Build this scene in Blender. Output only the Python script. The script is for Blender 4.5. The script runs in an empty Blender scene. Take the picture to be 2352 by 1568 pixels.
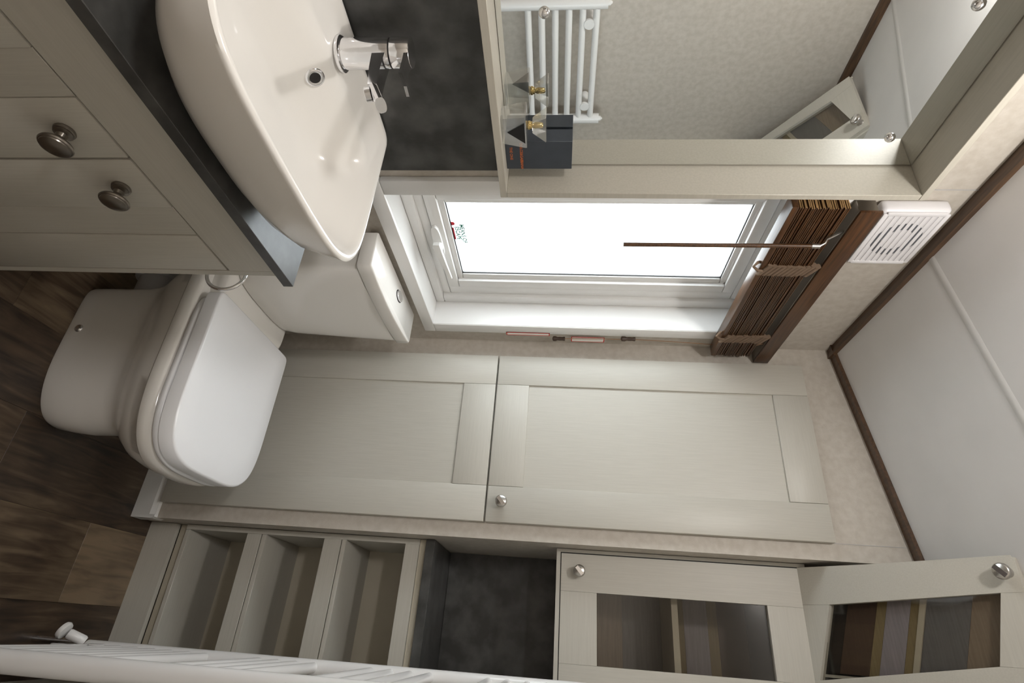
import bpy, bmesh, math, random
from mathutils import Vector, Matrix
random.seed(7)
D = bpy.data
SC = bpy.context.scene
COL = SC.collection
R = math.radians

# ---------------------------------------------------------------- camera
CAM = Vector((0.817, -1.5175, 1.18))
YAW, PITCH, ROLL, FPX = 0.492869, -0.0921647, 0.0309506, 1266.11
cy, sy, cp, sp, cr, sr = math.cos(YAW), math.sin(YAW), math.cos(PITCH), math.sin(PITCH), math.cos(ROLL), math.sin(ROLL)
fwd = Vector((-sy*cp, cy*cp, sp)); rgt = Vector((cy, sy, 0)); upv = rgt.cross(fwd)
r2 = cr*rgt + sr*upv; u2 = -sr*rgt + cr*upv
cam_d = D.cameras.new('camera'); cam = D.objects.new('camera', cam_d); COL.objects.link(cam)
cam_d.sensor_fit = 'HORIZONTAL'; cam_d.sensor_width = 36.0; cam_d.lens = FPX/2352*36.0
cam_d.clip_start = 0.01
# the photograph was taken with the camera turned on its side: picture right is the room's up
X, Y, Z = u2, -r2, -fwd
cam.matrix_world = Matrix(((X.x, Y.x, Z.x, CAM.x), (X.y, Y.y, Z.y, CAM.y), (X.z, Y.z, Z.z, CAM.z), (0, 0, 0, 1)))
SC.camera = cam

# ---------------------------------------------------------------- world, light, exposure
w = D.worlds.new('overcast_sky'); SC.world = w; w.use_nodes = True
w.node_tree.nodes['Background'].inputs[0].default_value = (0.93, 0.97, 1.0, 1)
w.node_tree.nodes['Background'].inputs[1].default_value = 7.0
SC.view_settings.view_transform = 'Standard'; SC.view_settings.look = 'None'
SC.view_settings.gamma = 1.0; SC.view_settings.use_curve_mapping = False
SC.view_settings.exposure = 0.07
LAMP_W = 9.6
FILL_W = 12.0

# ---------------------------------------------------------------- materials
def srgb(r, g, b):
    f = lambda c: (c/255/12.92) if c <= 10 else ((c/255+0.055)/1.055)**2.4
    return (f(r), f(g), f(b), 1)

def new_mat(name, col, rough=0.5, metal=0.0, spec=0.5, coat=0.0):
    m = D.materials.new(name); m.use_nodes = True
    b = m.node_tree.nodes['Principled BSDF']
    b.inputs['Base Color'].default_value = col
    b.inputs['Roughness'].default_value = rough
    b.inputs['Metallic'].default_value = metal
    b.inputs['Specular IOR Level'].default_value = spec
    b.inputs['Coat Weight'].default_value = coat
    return m

def N(m, t, **kw):
    n = m.node_tree.nodes.new(t)
    for k, v in kw.items(): setattr(n, k, v)
    return n

def link(m, a, b): m.node_tree.links.new(a, b)

def noise_mat(name, c1, c2, scale=(1, 1, 1), nscale=10, detail=4, rough=0.5, bump=0.0, bscale=None, spec=0.5, lo=0.35, hi=0.65, bdist=0.002, metal=0.0):
    m = new_mat(name, c1, rough, metal, spec); nt = m.node_tree; b = nt.nodes['Principled BSDF']
    tc = N(m, 'ShaderNodeTexCoord'); mp = N(m, 'ShaderNodeMapping'); mp.inputs['Scale'].default_value = scale
    link(m, tc.outputs['Object'], mp.inputs['Vector'])
    nz = N(m, 'ShaderNodeTexNoise'); nz.inputs['Scale'].default_value = nscale; nz.inputs['Detail'].default_value = detail
    link(m, mp.outputs[0], nz.inputs['Vector'])
    cr_ = N(m, 'ShaderNodeValToRGB'); cr_.color_ramp.elements[0].color = c1; cr_.color_ramp.elements[1].color = c2
    cr_.color_ramp.elements[0].position = lo; cr_.color_ramp.elements[1].position = hi
    link(m, nz.outputs['Fac'], cr_.inputs[0]); link(m, cr_.outputs[0], b.inputs['Base Color'])
    if bump:
        src = nz
        if bscale:
            src = N(m, 'ShaderNodeTexNoise'); src.inputs['Scale'].default_value = bscale; src.inputs['Detail'].default_value = 2
            link(m, mp.outputs[0], src.inputs['Vector'])
        bp = N(m, 'ShaderNodeBump'); bp.inputs['Strength'].default_value = bump; bp.inputs['Distance'].default_value = bdist
        link(m, src.outputs['Fac'], bp.inputs['Height']); link(m, bp.outputs[0], b.inputs['Normal'])
    return m

M = {}
M['wall'] = noise_mat('vinyl_wall', srgb(188, 180, 169), srgb(199, 192, 182), nscale=55, rough=0.55, bump=0.35, bscale=420, bdist=0.0012)
M['ceiling'] = noise_mat('white_ceiling_board', srgb(222, 220, 219), srgb(226, 224, 223), nscale=8, rough=0.5)
M['batten'] = new_mat('white_batten', srgb(216, 214, 212), 0.5)
# painted cabinets with a faint wood grain; grain runs along z, y or x
GR = srgb(193, 189, 179), srgb(188, 184, 174)
M['cab_z'] = noise_mat('cabinet_grain_upright', GR[0], GR[1], scale=(90, 90, 3), nscale=4, rough=0.42, bump=0.05, bdist=0.0005)
M['cab_x'] = noise_mat('cabinet_grain_across', GR[0], GR[1], scale=(3, 90, 90), nscale=4, rough=0.42, bump=0.05, bdist=0.0005)
M['cab_y'] = noise_mat('cabinet_grain_along', GR[0], GR[1], scale=(90, 3, 90), nscale=4, rough=0.42, bump=0.05, bdist=0.0005)
M['carcass'] = noise_mat('carcass_board', srgb(203, 195, 178), srgb(197, 189, 171), nscale=6, rough=0.5)
M['shelfbox'] = noise_mat('mirror_frame_board', srgb(180, 175, 163), srgb(174, 169, 157), scale=(60, 3, 60), nscale=4, rough=0.4)
M['stone'] = noise_mat('dark_stone_laminate', srgb(57, 57, 56), srgb(88, 88, 87), nscale=18, detail=12, rough=0.34, lo=0.38, hi=0.70, bump=0.18, bdist=0.001)
M['ceramic'] = new_mat('white_ceramic', srgb(236, 233, 228), 0.12, spec=0.5)
M['seat'] = new_mat('white_seat_plastic', srgb(243, 244, 247), 0.22)
M['upvc'] = new_mat('white_upvc', srgb(234, 233, 231), 0.3)
M['chrome'] = new_mat('chrome', (0.84, 0.84, 0.86, 1), 0.10, 1.0)
M['nickel'] = new_mat('satin_nickel', (0.55, 0.53, 0.50, 1), 0.28, 1.0)
M['antique'] = new_mat('antique_pewter', (0.26, 0.235, 0.205, 1), 0.3, 1.0)
M['dark'] = new_mat('dark_gap', srgb(30, 28, 27), 0.6)
M['rail'] = new_mat('white_enamel', srgb(238, 237, 236), 0.18)
M['trim'] = noise_mat('brown_trim_wood', srgb(66, 48, 34), srgb(92, 68, 48), scale=(40, 4, 40), nscale=4, rough=0.45)
M['blind'] = noise_mat('brown_blind_wood', srgb(58, 37, 20), srgb(90, 59, 33), scale=(60, 2, 60), nscale=5, rough=0.32)
M['blind_end'] = noise_mat('raw_slat_wood', srgb(140, 108, 68), srgb(172, 136, 92), nscale=30, rough=0.6)
M['tape'] = new_mat('taupe_tape', srgb(116, 96, 78), 0.85)
M['cord'] = new_mat('tan_cord', srgb(150, 116, 88), 0.8)
M['toggle'] = new_mat('brown_toggle', srgb(66, 48, 36), 0.4)
M['red'] = new_mat('red_print', srgb(214, 58, 50), 0.5)
M['tag'] = new_mat('clear_tag_film', srgb(240, 238, 232), 0.2)
M['fan'] = new_mat('white_fan_plastic', srgb(228, 226, 228), 0.3)
M['fan_dark'] = new_mat('fan_grey_recess', srgb(84, 86, 92), 0.5)
M['fan_tray'] = new_mat('fan_tray_plastic', srgb(212, 210, 213), 0.4)
M['grey_pipe'] = new_mat('grey_pipe_plastic', srgb(176, 176, 178), 0.45)
M['mirror'] = new_mat('mirror_silver', (0.86, 0.88, 0.87, 1), 0.0, 1.0)
M['slate'] = noise_mat('slate_card', srgb(52, 58, 66), srgb(57, 63, 71), nscale=40, rough=0.55)
M['black'] = new_mat('black_label', srgb(16, 15, 15), 0.35)
M['orange'] = new_mat('orange_foil', srgb(196, 104, 48), 0.45)
M['gold'] = new_mat('gold_collar', (0.72, 0.55, 0.25, 1), 0.2, 1.0)
M['green_ink'] = new_mat('green_sticker_ink', srgb(20, 130, 105), 0.6)
M['red_ink'] = new_mat('red_sticker_ink', srgb(220, 40, 60), 0.6)
M['lamp'] = new_mat('lamp_diffuser', (1, 1, 1, 1), 0.5)
g = new_mat('clear_glass', (0.96, 0.97, 0.96, 1), 0.02); g.node_tree.nodes['Principled BSDF'].inputs['Transmission Weight'].default_value = 1.0
g.node_tree.nodes['Principled BSDF'].inputs['IOR'].default_value = 1.48; M['glass'] = g

def mix_mat(name, sh1, sh2, fac):
    m = D.materials.new(name); m.use_nodes = True; nt = m.node_tree
    nt.nodes.remove(nt.nodes['Principled BSDF']); o = nt.nodes['Material Output']
    a = nt.nodes.new(sh1[0]); a.inputs['Color'].default_value = sh1[1]
    b = nt.nodes.new(sh2[0]); b.inputs['Color'].default_value = sh2[1]
    for s, n in ((sh1, a), (sh2, b)):
        if len(s) > 2: n.inputs['Roughness'].default_value = s[2]
    x = nt.nodes.new('ShaderNodeMixShader'); x.inputs[0].default_value = fac
    nt.links.new(a.outputs[0], x.inputs[1]); nt.links.new(b.outputs[0], x.inputs[2]); nt.links.new(x.outputs[0], o.inputs[0])
    return m
M['frosted'] = mix_mat('frosted_window_glass', ('ShaderNodeBsdfTransparent', (0.9, 0.92, 0.92, 1)), ('ShaderNodeBsdfTranslucent', (0.9, 0.92, 0.93, 1)), 0.45)
M['tinted'] = mix_mat('smoked_cabinet_glass', ('ShaderNodeBsdfTransparent', (0.85, 0.84, 0.82, 1)), ('ShaderNodeBsdfGlossy', (0.9, 0.9, 0.9, 1), 0.03), 0.06)
M['clear'] = mix_mat('clear_bottle_glass', ('ShaderNodeBsdfTransparent', (0.96, 0.97, 0.96, 1)), ('ShaderNodeBsdfGlossy', (0.97, 0.97, 0.97, 1), 0.12), 0.24)
nt_ = M['clear'].node_tree; lw_ = nt_.nodes.new('ShaderNodeLayerWeight'); lw_.inputs['Blend'].default_value = 0.35
mr_ = nt_.nodes.new('ShaderNodeMapRange'); mr_.inputs['To Min'].default_value = 0.16; mr_.inputs['To Max'].default_value = 0.85
nt_.links.new(lw_.outputs['Facing'], mr_.inputs['Value']); nt_.links.new(mr_.outputs['Result'], [n for n in nt_.nodes if n.type == 'MIX_SHADER'][0].inputs[0])
for n_, c_ in (('reflect_taupe', (150, 134, 116)), ('reflect_grey', (118, 117, 118)), ('reflect_olive', (150, 134, 98)), ('reflect_lilac', (168, 162, 170)), ('reflect_brown', (84, 66, 54)), ('reflect_black', (36, 33, 31))): M[n_] = noise_mat(n_, srgb(*c_), srgb(*[int(v*0.92) for v in c_]), scale=(3, 90, 60), nscale=4, rough=0.5)  # band colours that imitate stripes reflected in the cabinet glass

def floor_mat():
    m = new_mat('oak_vinyl_plank', srgb(96, 80, 64), 0.42); b = m.node_tree.nodes['Principled BSDF']
    oi = N(m, 'ShaderNodeObjectInfo'); tc = N(m, 'ShaderNodeTexCoord')
    ad = N(m, 'ShaderNodeVectorMath', operation='ADD'); mu = N(m, 'ShaderNodeVectorMath', operation='SCALE')
    cx = N(m, 'ShaderNodeCombineXYZ'); link(m, oi.outputs['Random'], cx.inputs[0]); link(m, oi.outputs['Random'], cx.inputs[1])
    link(m, cx.outputs[0], mu.inputs[0]); mu.inputs['Scale'].default_value = 37.0
    link(m, tc.outputs['Object'], ad.inputs[0]); link(m, mu.outputs[0], ad.inputs[1])
    mp = N(m, 'ShaderNodeMapping'); mp.inputs['Scale'].default_value = (22, 2.6, 22); link(m, ad.outputs[0], mp.inputs[0])
    nz = N(m, 'ShaderNodeTexNoise'); nz.inputs['Scale'].default_value = 2.2; nz.inputs['Detail'].default_value = 7; nz.inputs['Distortion'].default_value = 0.8
    link(m, mp.outputs[0], nz.inputs['Vector'])
    mp2 = N(m, 'ShaderNodeMapping'); mp2.inputs['Scale'].default_value = (5, 3, 5); link(m, ad.outputs[0], mp2.inputs[0])
    n2 = N(m, 'ShaderNodeTexNoise'); n2.inputs['Scale'].default_value = 2.0; n2.inputs['Detail'].default_value = 3; link(m, mp2.outputs[0], n2.inputs['Vector'])
    sm = N(m, 'ShaderNodeMath', operation='ADD'); h1 = N(m, 'ShaderNodeMath', operation='MULTIPLY'); h1.inputs[1].default_value = 0.62
    h2 = N(m, 'ShaderNodeMath', operation='MULTIPLY'); h2.inputs[1].default_value = 0.38
    link(m, nz.outputs['Fac'], h1.inputs[0]); link(m, n2.outputs['Fac'], h2.inputs[0]); link(m, h1.outputs[0], sm.inputs[0]); link(m, h2.outputs[0], sm.inputs[1])
    # every plank has its own tone
    h3 = N(m, 'ShaderNodeMath', operation='MULTIPLY'); h3.inputs[1].default_value = 0.34; link(m, oi.outputs['Random'], h3.inputs[0])
    s2 = N(m, 'ShaderNodeMath', operation='ADD'); link(m, sm.outputs[0], s2.inputs[0]); link(m, h3.outputs[0], s2.inputs[1])
    cr_ = N(m, 'ShaderNodeValToRGB'); e = cr_.color_ramp.elements
    e[0].position = 0.46; e[0].color = srgb(42, 33, 26); e[1].position = 0.92; e[1].color = srgb(128, 110, 88)
    k = e.new(0.62); k.color = srgb(74, 60, 47)
    link(m, s2.outputs[0], cr_.inputs[0]); link(m, cr_.outputs[0], b.inputs['Base Color'])
    bp = N(m, 'ShaderNodeBump'); bp.inputs['Strength'].default_value = 0.15; bp.inputs['Distance'].default_value = 0.001
    link(m, nz.outputs['Fac'], bp.inputs['Height']); link(m, bp.outputs[0], b.inputs['Normal'])
    return m
M['floor'] = floor_mat()

# ---------------------------------------------------------------- mesh helpers
def BM(): return bmesh.new()

def box(bm, x0, x1, y0, y1, z0, z1, bev=0.0, seg=2):
    vs = [bm.verts.new((x, y, z)) for x in (min(x0, x1), max(x0, x1)) for y in (min(y0, y1), max(y0, y1)) for z in (min(z0, z1), max(z0, z1))]
    fs = [bm.faces.new([vs[i] for i in q]) for q in ((0, 1, 3, 2), (4, 6, 7, 5), (0, 4, 5, 1), (2, 3, 7, 6), (0, 2, 6, 4), (1, 5, 7, 3))]
    if bev:
        es = list({e for f in fs for e in f.edges})
        bmesh.ops.bevel(bm, geom=es, offset=bev, segments=seg, profile=0.5, affect='EDGES', clamp_overlap=True)
    return bm

def frame_of(d):
    d = Vector(d).normalized()
    a = Vector((0, 0, 1)) if abs(d.z) < 0.9 else Vector((1, 0, 0))
    u = d.cross(a).normalized(); return u, d.cross(u).normalized(), d

def loft(bm, rings, cap0=True, cap1=True, closed=True):
    vr = [[bm.verts.new(p) for p in r] for r in rings]
    n = len(vr[0])
    for a, b in zip(vr, vr[1:]):
        for i in range(n if closed else n-1):
            j = (i+1) % n
            try: bm.faces.new((a[i], a[j], b[j], b[i]))
            except ValueError: pass
    if cap0: bm.faces.new(list(reversed(vr[0])))
    if cap1: bm.faces.new(vr[-1])
    return bm

def lathe(bm, prof, org, axis, n=32, cap0=True, cap1=True):
    u, v, d = frame_of(axis); o = Vector(org)
    rings = [[o + d*h + (u*math.cos(2*math.pi*i/n) + v*math.sin(2*math.pi*i/n))*max(r, 1e-5) for i in range(n)] for r, h in prof]
    return loft(bm, rings, cap0, cap1)

def cyl(bm, p0, p1, r, n=20, r1=None):
    p0 = Vector(p0); d = Vector(p1)-p0
    return lathe(bm, [(r, 0), (r if r1 is None else r1, d.length)], p0, d, n)

def tube(bm, pts, r, n=10, closed=False):
    pts = [Vector(p) for p in pts]; m = len(pts); rings = []
    u = None
    for i, p in enumerate(pts):
        if closed: t = pts[(i+1) % m]-pts[i-1]
        else: t = pts[min(i+1, m-1)]-pts[max(i-1, 0)]
        t.normalize()
        if u is None: u = frame_of(t)[0]
        u = (u - t*u.dot(t)).normalized(); v = t.cross(u)
        rings.append([p + (u*math.cos(2*math.pi*k/n) + v*math.sin(2*math.pi*k/n))*r for k in range(n)])
    if closed: return loft(bm, rings+[rings[0]], False, False)
    return loft(bm, rings)

def prism(bm, poly, f0, f1):
    """poly: list of 2D points; f0, f1 map a 2D point to a 3D point on the two faces"""
    return loft(bm, [[f0(p) for p in poly], [f1(p) for p in poly]])

def dshape(xb, xf, yc, hw, z, n=3.5, nb=10, N_=72, xs=None):
    """closed outline flat at the wall side, rounded to the front"""
    xs = (xb+xf)/2 if xs is None else xs; out = []
    for i in range(N_):
        t = 2*math.pi*i/N_; c, s = math.cos(t), math.sin(t); e = n if c > 0 else nb
        x = xs + (xf-xs)*abs(c)**(2/e) if c > 0 else xs - (xs-xb)*abs(c)**(2/e)
        y = yc + hw*math.copysign(abs(s)**(2/e), s)
        out.append(Vector((x, y, z)))
    return out

def obj(name, bm, mat, parent=None, smooth=40):
    bmesh.ops.remove_doubles(bm, verts=bm.verts, dist=1e-6)
    bmesh.ops.recalc_face_normals(bm, faces=bm.faces)
    me = D.meshes.new(name); bm.to_mesh(me); bm.free()
    me.materials.append(M[mat] if isinstance(mat, str) else mat)
    if smooth:
        for p in me.polygons: p.use_smooth = True
        me.set_sharp_from_angle(angle=R(smooth))
    o = D.objects.new(name, me); COL.objects.link(o)
    attach(o, parent)
    return o

def attach(o, parent):
    if parent is not None:
        o.parent = parent
        if parent.type == 'EMPTY': o.matrix_parent_inverse = Matrix.Translation(-parent.location)

def thing(name, label, cat, loc, group=None):
    o = D.objects.new(name, None); COL.objects.link(o); o.location = loc; o.empty_display_size = 0.05
    o['label'] = label; o['category'] = cat
    if group: o['group'] = group
    return o

def tag(o, label, cat, group=None):
    o['label'] = label; o['category'] = cat
    if group: o['group'] = group
    return o

def struct(o, label=None, cat=None):
    o['kind'] = 'structure'
    if label: o['label'] = label
    if cat: o['category'] = cat
    return o

def sempty(name, loc, label, cat):
    o = D.objects.new(name, None); COL.objects.link(o); o.location = loc; o.empty_display_size = 0.05
    return struct(o, label, cat)

def text(name, body, size, mat, origin, right, up, parent, label=None, align='LEFT', bold=0.0):
    c = D.curves.new(name, 'FONT'); c.body = body; c.size = size; c.align_x = align; c.extrude = 0.0; c.offset = bold
    c.materials.append(M[mat])
    to_ = D.objects.new(name, c); COL.objects.link(to_); bpy.context.view_layer.update()
    me = D.meshes.new_from_object(to_.evaluated_get(bpy.context.evaluated_depsgraph_get())); me.name = name
    D.objects.remove(to_); D.curves.remove(c)
    if not me.materials: me.materials.append(M[mat])
    o = D.objects.new(name, me); COL.objects.link(o)
    r_ = Vector(right).normalized(); u_ = Vector(up).normalized(); n_ = r_.cross(u_); p = Vector(origin)
    attach(o, parent)
    mw = Matrix(((r_.x, u_.x, n_.x, p.x), (r_.y, u_.y, n_.y, p.y), (r_.z, u_.z, n_.z, p.z), (0, 0, 0, 1)))
    o.matrix_basis = mw
    if label: o['label'] = label
    return o

# ================================================================ THE SETTING
CZ, CS = 1.968, 0.164          # ceiling height at the left wall and its rise per metre to the right
def ceil(x): return CZ + CS*x
XR, YF, YB, XB = 0.98, -3.0, 0.33, 0.594   # right wall, wall behind the camera, alcove back, alcove left

floor = sempty('floor', (0, 0, 0), 'dark oak plank vinyl floor of the bathroom', 'floor')
obj('subfloor', box(BM(), -0.1, 1.1, YF-0.1, YB+0.1, -0.06, -0.0035), 'dark', floor)
cols = [(-0.1, 0.0798), (0.0802, 0.2648), (0.2652, 0.4508), (0.4512, 0.6368), (0.6372, 0.8208), (0.8212, 1.005)]
ends = [-0.30, -0.585, -0.02, -0.442, -0.140, -0.72]
for (x0, x1), e0 in zip(cols, ends):
    y = e0 - 3*0.92
    while y < YB+0.1:
        a, b = max(y, YF-0.05), min(y+0.92, YB+0.05)
        if b-a > 0.02: obj('plank', box(BM(), x0, x1, a+0.0002, b-0.0002, -0.004, 0.0, 0.0004, 1), 'floor', floor, smooth=0)
        y += 0.92

# left wall with the window opening
WY0, WY1, WZ0, WZ1 = -0.659, -0.117, 0.792, 1.70
bm = BM(); top = CZ+0.03
box(bm, -0.1, 0, YF, WY0, 0, top); box(bm, -0.1, 0, WY1, 0.05, 0, top)
box(bm, -0.1, 0, WY0, WY1, 0, WZ0); box(bm, -0.1, 0, WY0, WY1, WZ1, top)
struct(obj('wall_left', bm, 'wall'), 'textured beige vinyl wall with the window in it', 'wall')
# back wall: a boxed-in cupboard front with an alcove to its right
bm = BM(); loft(bm, [[(0, y, 0), (XB, y, 0), (XB, y, ceil(XB)+0.03), (0, y, ceil(0)+0.03)] for y in (0, YB)])
struct(obj('wall_back', bm, 'wall'), 'textured beige wall around the tall cupboard doors', 'wall')
struct(obj('wall_alcove', box(BM(), XB, 1.08, YB, YB+0.08, 0, 2.2), 'wall'), 'wall at the back of the shelf alcove', 'wall')
struct(obj('wall_right', box(BM(), XR, 1.08, YF, YB, 0, 2.2), 'wall'), 'textured beige wall behind the white towel rail', 'wall')
struct(obj('wall_front', box(BM(), -0.1, 1.08, YF-0.08, YF, 0, 2.2), 'wall'), 'wall behind the viewer', 'wall')
bm = BM()
loft(bm, [[(-0.1, y, ceil(-0.1)), (1.08, y, ceil(1.08)), (1.08, y, ceil(1.08)+0.05), (-0.1, y, ceil(-0.1)+0.05)] for y in (YF-0.08, YB+0.08)])
ce = struct(obj('ceiling', bm, 'ceiling'), 'white sloping ceiling with a slim batten', 'ceiling')
bm = BM()
for yb in (-0.49, -1.45):
    loft(bm, [[(x, yb-0.013, ceil(x)+0.001), (x, yb-0.005, ceil(x)-0.0014), (x, yb+0.005, ceil(x)-0.0014), (x, yb+0.013, ceil(x)+0.001)] for x in (0.0, XR)])
obj('batten', bm, 'batten', ce, smooth=60)

# brown cornice strips
t = 0.028
bm = BM(); loft(bm, [[(0, y, CZ-0.004), (0.010, y, CZ-0.004), (t, y, ceil(t)-0.012), (t, y, ceil(t)+0.002), (0, y, CZ+0.002)] for y in (YF, -0.0)])
struct(obj('trim_1', bm, 'trim', smooth=0), 'dark brown wooden cornice strip along the left wall above the extractor fan', 'trim')
bm = BM(); loft(bm, [[(x, 0, ceil(x)-0.004), (x, -0.010, ceil(x)-0.004), (x, -0.036, ceil(x)-0.010), (x, -0.036, ceil(x)+0.002), (x, 0, ceil(x)+0.002)] for x in (0.0, XB)])
struct(obj('trim_2', bm, 'trim', smooth=0), 'dark brown wooden cornice strip above the tall cupboard doors', 'trim')
bm = BM(); loft(bm, [[(XR, y, ceil(XR)-0.024), (XR-0.012, y, ceil(XR)-0.024), (XR-t, y, ceil(XR)-0.012), (XR-t, y, ceil(XR)+0.002), (XR, y, ceil(XR)+0.002)] for y in (YF, YB)])
struct(obj('trim_3', bm, 'trim', smooth=0), 'dark brown wooden cornice strip over the towel rail wall', 'trim')
bm = BM(); box(bm, -0.0005, 0.0012, -0.6695, -0.6685, 1.82, CZ); struct(obj('trim_4', bm, 'grey_pipe'), 'thin panel joint in the left wall beside the extractor fan', 'trim')
bm = BM(); box(bm, 0.5515, 0.5525, -0.0012, 0.0005, 1.876, 2.05); struct(obj('trim_5', bm, 'grey_pipe'), 'thin panel joint in the wall above the tall cupboard', 'trim')
# skirting
bm = BM(); loft(bm, [[(x, -0.0005, 0), (x, -0.015, 0), (x, -0.015, 0.052), (x, -0.009, 0.066), (x, -0.0005, 0.068)] for x in (0.0, 0.588)])
loft(bm, [[(0.588, y, 0), (0.5975, y, 0), (0.5975, y, 0.060), (0.594, y, 0.068), (0.588, y, 0.068)] for y in (-0.015, 0.03)])
struct(obj('baseboard_back', bm, 'upvc', smooth=0), 'white skirting board under the tall cupboard', 'skirting')

# ================================================================ WINDOW
win = sempty('window_1', (-0.05, -0.388, 0.792), 'frosted white window with deep reveal', 'window')
tx = 0.015
def ring4(y0, y1, z0, z1, wy, wz, x0, x1, bev=0.002):
    """four bars of a rectangular frame, outer size given"""
    out = []
    for (a, b, c, d) in ((y0, y1, z0, z0+wz), (y0, y1, z1-wz, z1), (y0, y0+wy, z0+wz, z1-wz), (y1-wy, y1, z0+wz, z1-wz)):
        out.append(box(BM(), x0, x1, a, b, c, d, bev, 2))
    return out
for b in ring4(WY0-0.042, WY1+0.042, WZ0-0.032, WZ1+0.042, 0.042, 0.034, 0.0005, tx, 0.003): obj('surround', b, 'upvc', win)
for a in (box(BM(), -0.066, 0.012, WY0+0.0002, WY1-0.0002, WZ0-0.004, WZ0+0.001), box(BM(), -0.066, 0.012, WY1-0.001, WY1+0.004, WZ0, WZ1),
          box(BM(), -0.066, 0.012, WY0-0.004, WY0+0.001, WZ0, WZ1), box(BM(), -0.066, 0.012, WY0, WY1, WZ1-0.001, WZ1+0.004)):
    obj('reveal_lining', a, 'upvc', win)
for b in ring4(WY0+0.001, WY1-0.001, WZ0+0.001, WZ1-0.001, 0.036, 0.026, -0.098, -0.064, 0.004): obj('frame', b, 'upvc', win)
for b in ring4(WY0+0.036, WY1-0.036, WZ0+0.026, WZ1-0.026, 0.036, 0.024, -0.098, -0.074, 0.004): obj('frame_step', b, 'upvc', win)
for b in ring4(WY0+0.074, WY1-0.074, WZ0+0.051, WZ1-0.051, 0.032, 0.031, -0.100, -0.070, 0.004): obj('sash', b, 'upvc', win)
for b in ring4(WY0+0.104, WY1-0.104, WZ0+0.081, WZ1-0.081, 0.022, 0.016, -0.095, -0.080, 0.004): obj('bead', b, 'upvc', win)
for b in ring4(WY0+0.124, WY1-0.124, WZ0+0.095, WZ1-0.095, 0.004, 0.004, -0.092, -0.084, 0): obj('gasket', b, 'dark', win)
obj('pane', box(BM(), -0.090, -0.087, WY0+0.12, WY1-0.12, WZ0+0.09, WZ1-0.09), 'frosted', win)
# sticker print on the pane
px = -0.0865
text('sticker_text', 'MEANS OF', 0.0155, 'green_ink', (px, -0.449, 0.911), (0, 1, 0), (0, 0, 1), win, bold=0.0007)
text('sticker_text', 'ESCAPE', 0.0155, 'green_ink', (px, -0.441, 0.898), (0, 1, 0), (0, 0, 1), win, bold=0.0007)
bm = BM(); lathe(bm, [(0.0065, 0), (0.0065, 0.0006)], (px-0.0003, -0.452, 0.8935), (1, 0, 0), 20); obj('sticker_dot', bm, 'red_ink', win)
bm = BM(); box(bm, px-0.0003, px+0.0003, -0.437, -0.390, 0.8905, 0.8945); obj('sticker_stroke', bm, 'red_ink', win)
# handle: backplate, boss and long lever
hp = BM()
poly = [(-0.405+0.062*math.copysign(abs(math.cos(a))**0.7, math.cos(a)), 0.852+0.011*math.copysign(abs(math.sin(a))**0.7, math.sin(a))) for a in [i*math.pi/16 for i in range(32)]]
prism(hp, poly, lambda p: Vector((-0.071, p[0], p[1])), lambda p: Vector((-0.060, p[0], p[1])))
hd = obj('window_handle', hp, 'upvc', win)
bm = BM(); lathe(bm, [(0.013, 0), (0.013, 0.014), (0.009, 0.02)], (-0.062, -0.40, 0.852), (1, 0, 0), 24); obj('boss', bm, 'upvc', hd)
bm = BM(); loft(bm, [[(-0.046+dx, y+0, z+dz) for dx, dz in ((-0.006*s, -0.008*s), (0.004*s, -0.008*s), (0.004*s, 0.008*s), (-0.006*s, 0.008*s))] for y, z, s in ((-0.42, 0.852, 1.0), (-0.38, 0.853, 1.1), (-0.33, 0.858, 0.8), (-0.27, 0.864, 0.55))])
obj('lever', bm, 'upvc', hd, smooth=80)

# ================================================================ CEILING LIGHT (above and before the viewer)
LX, LY = 0.45, -1.02
lamp = thing('downlight', 'round white downlight in the sloping ceiling', 'light', (LX, LY, ceil(LX)))
bm = BM(); lathe(bm, [(0.048, 0.006), (0.050, -0.004), (0.046, -0.009), (0.038, -0.009), (0.036, -0.002)], (LX, LY, ceil(LX)-0.004), (-CS, 0, 1), 32); obj('bezel', bm, 'upvc', lamp)
ld = D.lights.new('downlight_bulb', 'POINT'); ld.shadow_soft_size = 0.032; ld.energy = LAMP_W; ld.color = (1.0, 0.97, 0.93)
lo = D.objects.new('bulb', ld); COL.objects.link(lo); lo.location = (LX, LY, ceil(LX)-0.060)
attach(lo, lamp)

HX, HY = 0.36, -2.2  # unseen lamp, added to give low fill from the camera side
fill_lamp = thing('fill_light', 'added round fill light behind the viewer', 'light', (HX, HY, ceil(HX)))
bm = BM(); lathe(bm, [(0.15, 0.02), (0.155, -0.01), (0.15, -0.022), (0.13, -0.024)], (HX, HY, ceil(HX)-0.004), (-CS, 0, 1), 40); obj('base', bm, 'upvc', fill_lamp)
hd_ = D.lights.new('fill_light_bulb', 'AREA'); hd_.shape = 'DISK'; hd_.size = 0.26; hd_.energy = FILL_W; hd_.color = (1.0, 0.98, 0.96)
ho = D.objects.new('bulb', hd_); COL.objects.link(ho); ho.location = (HX, HY, ceil(HX)-0.06); attach(ho, fill_lamp)

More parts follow.
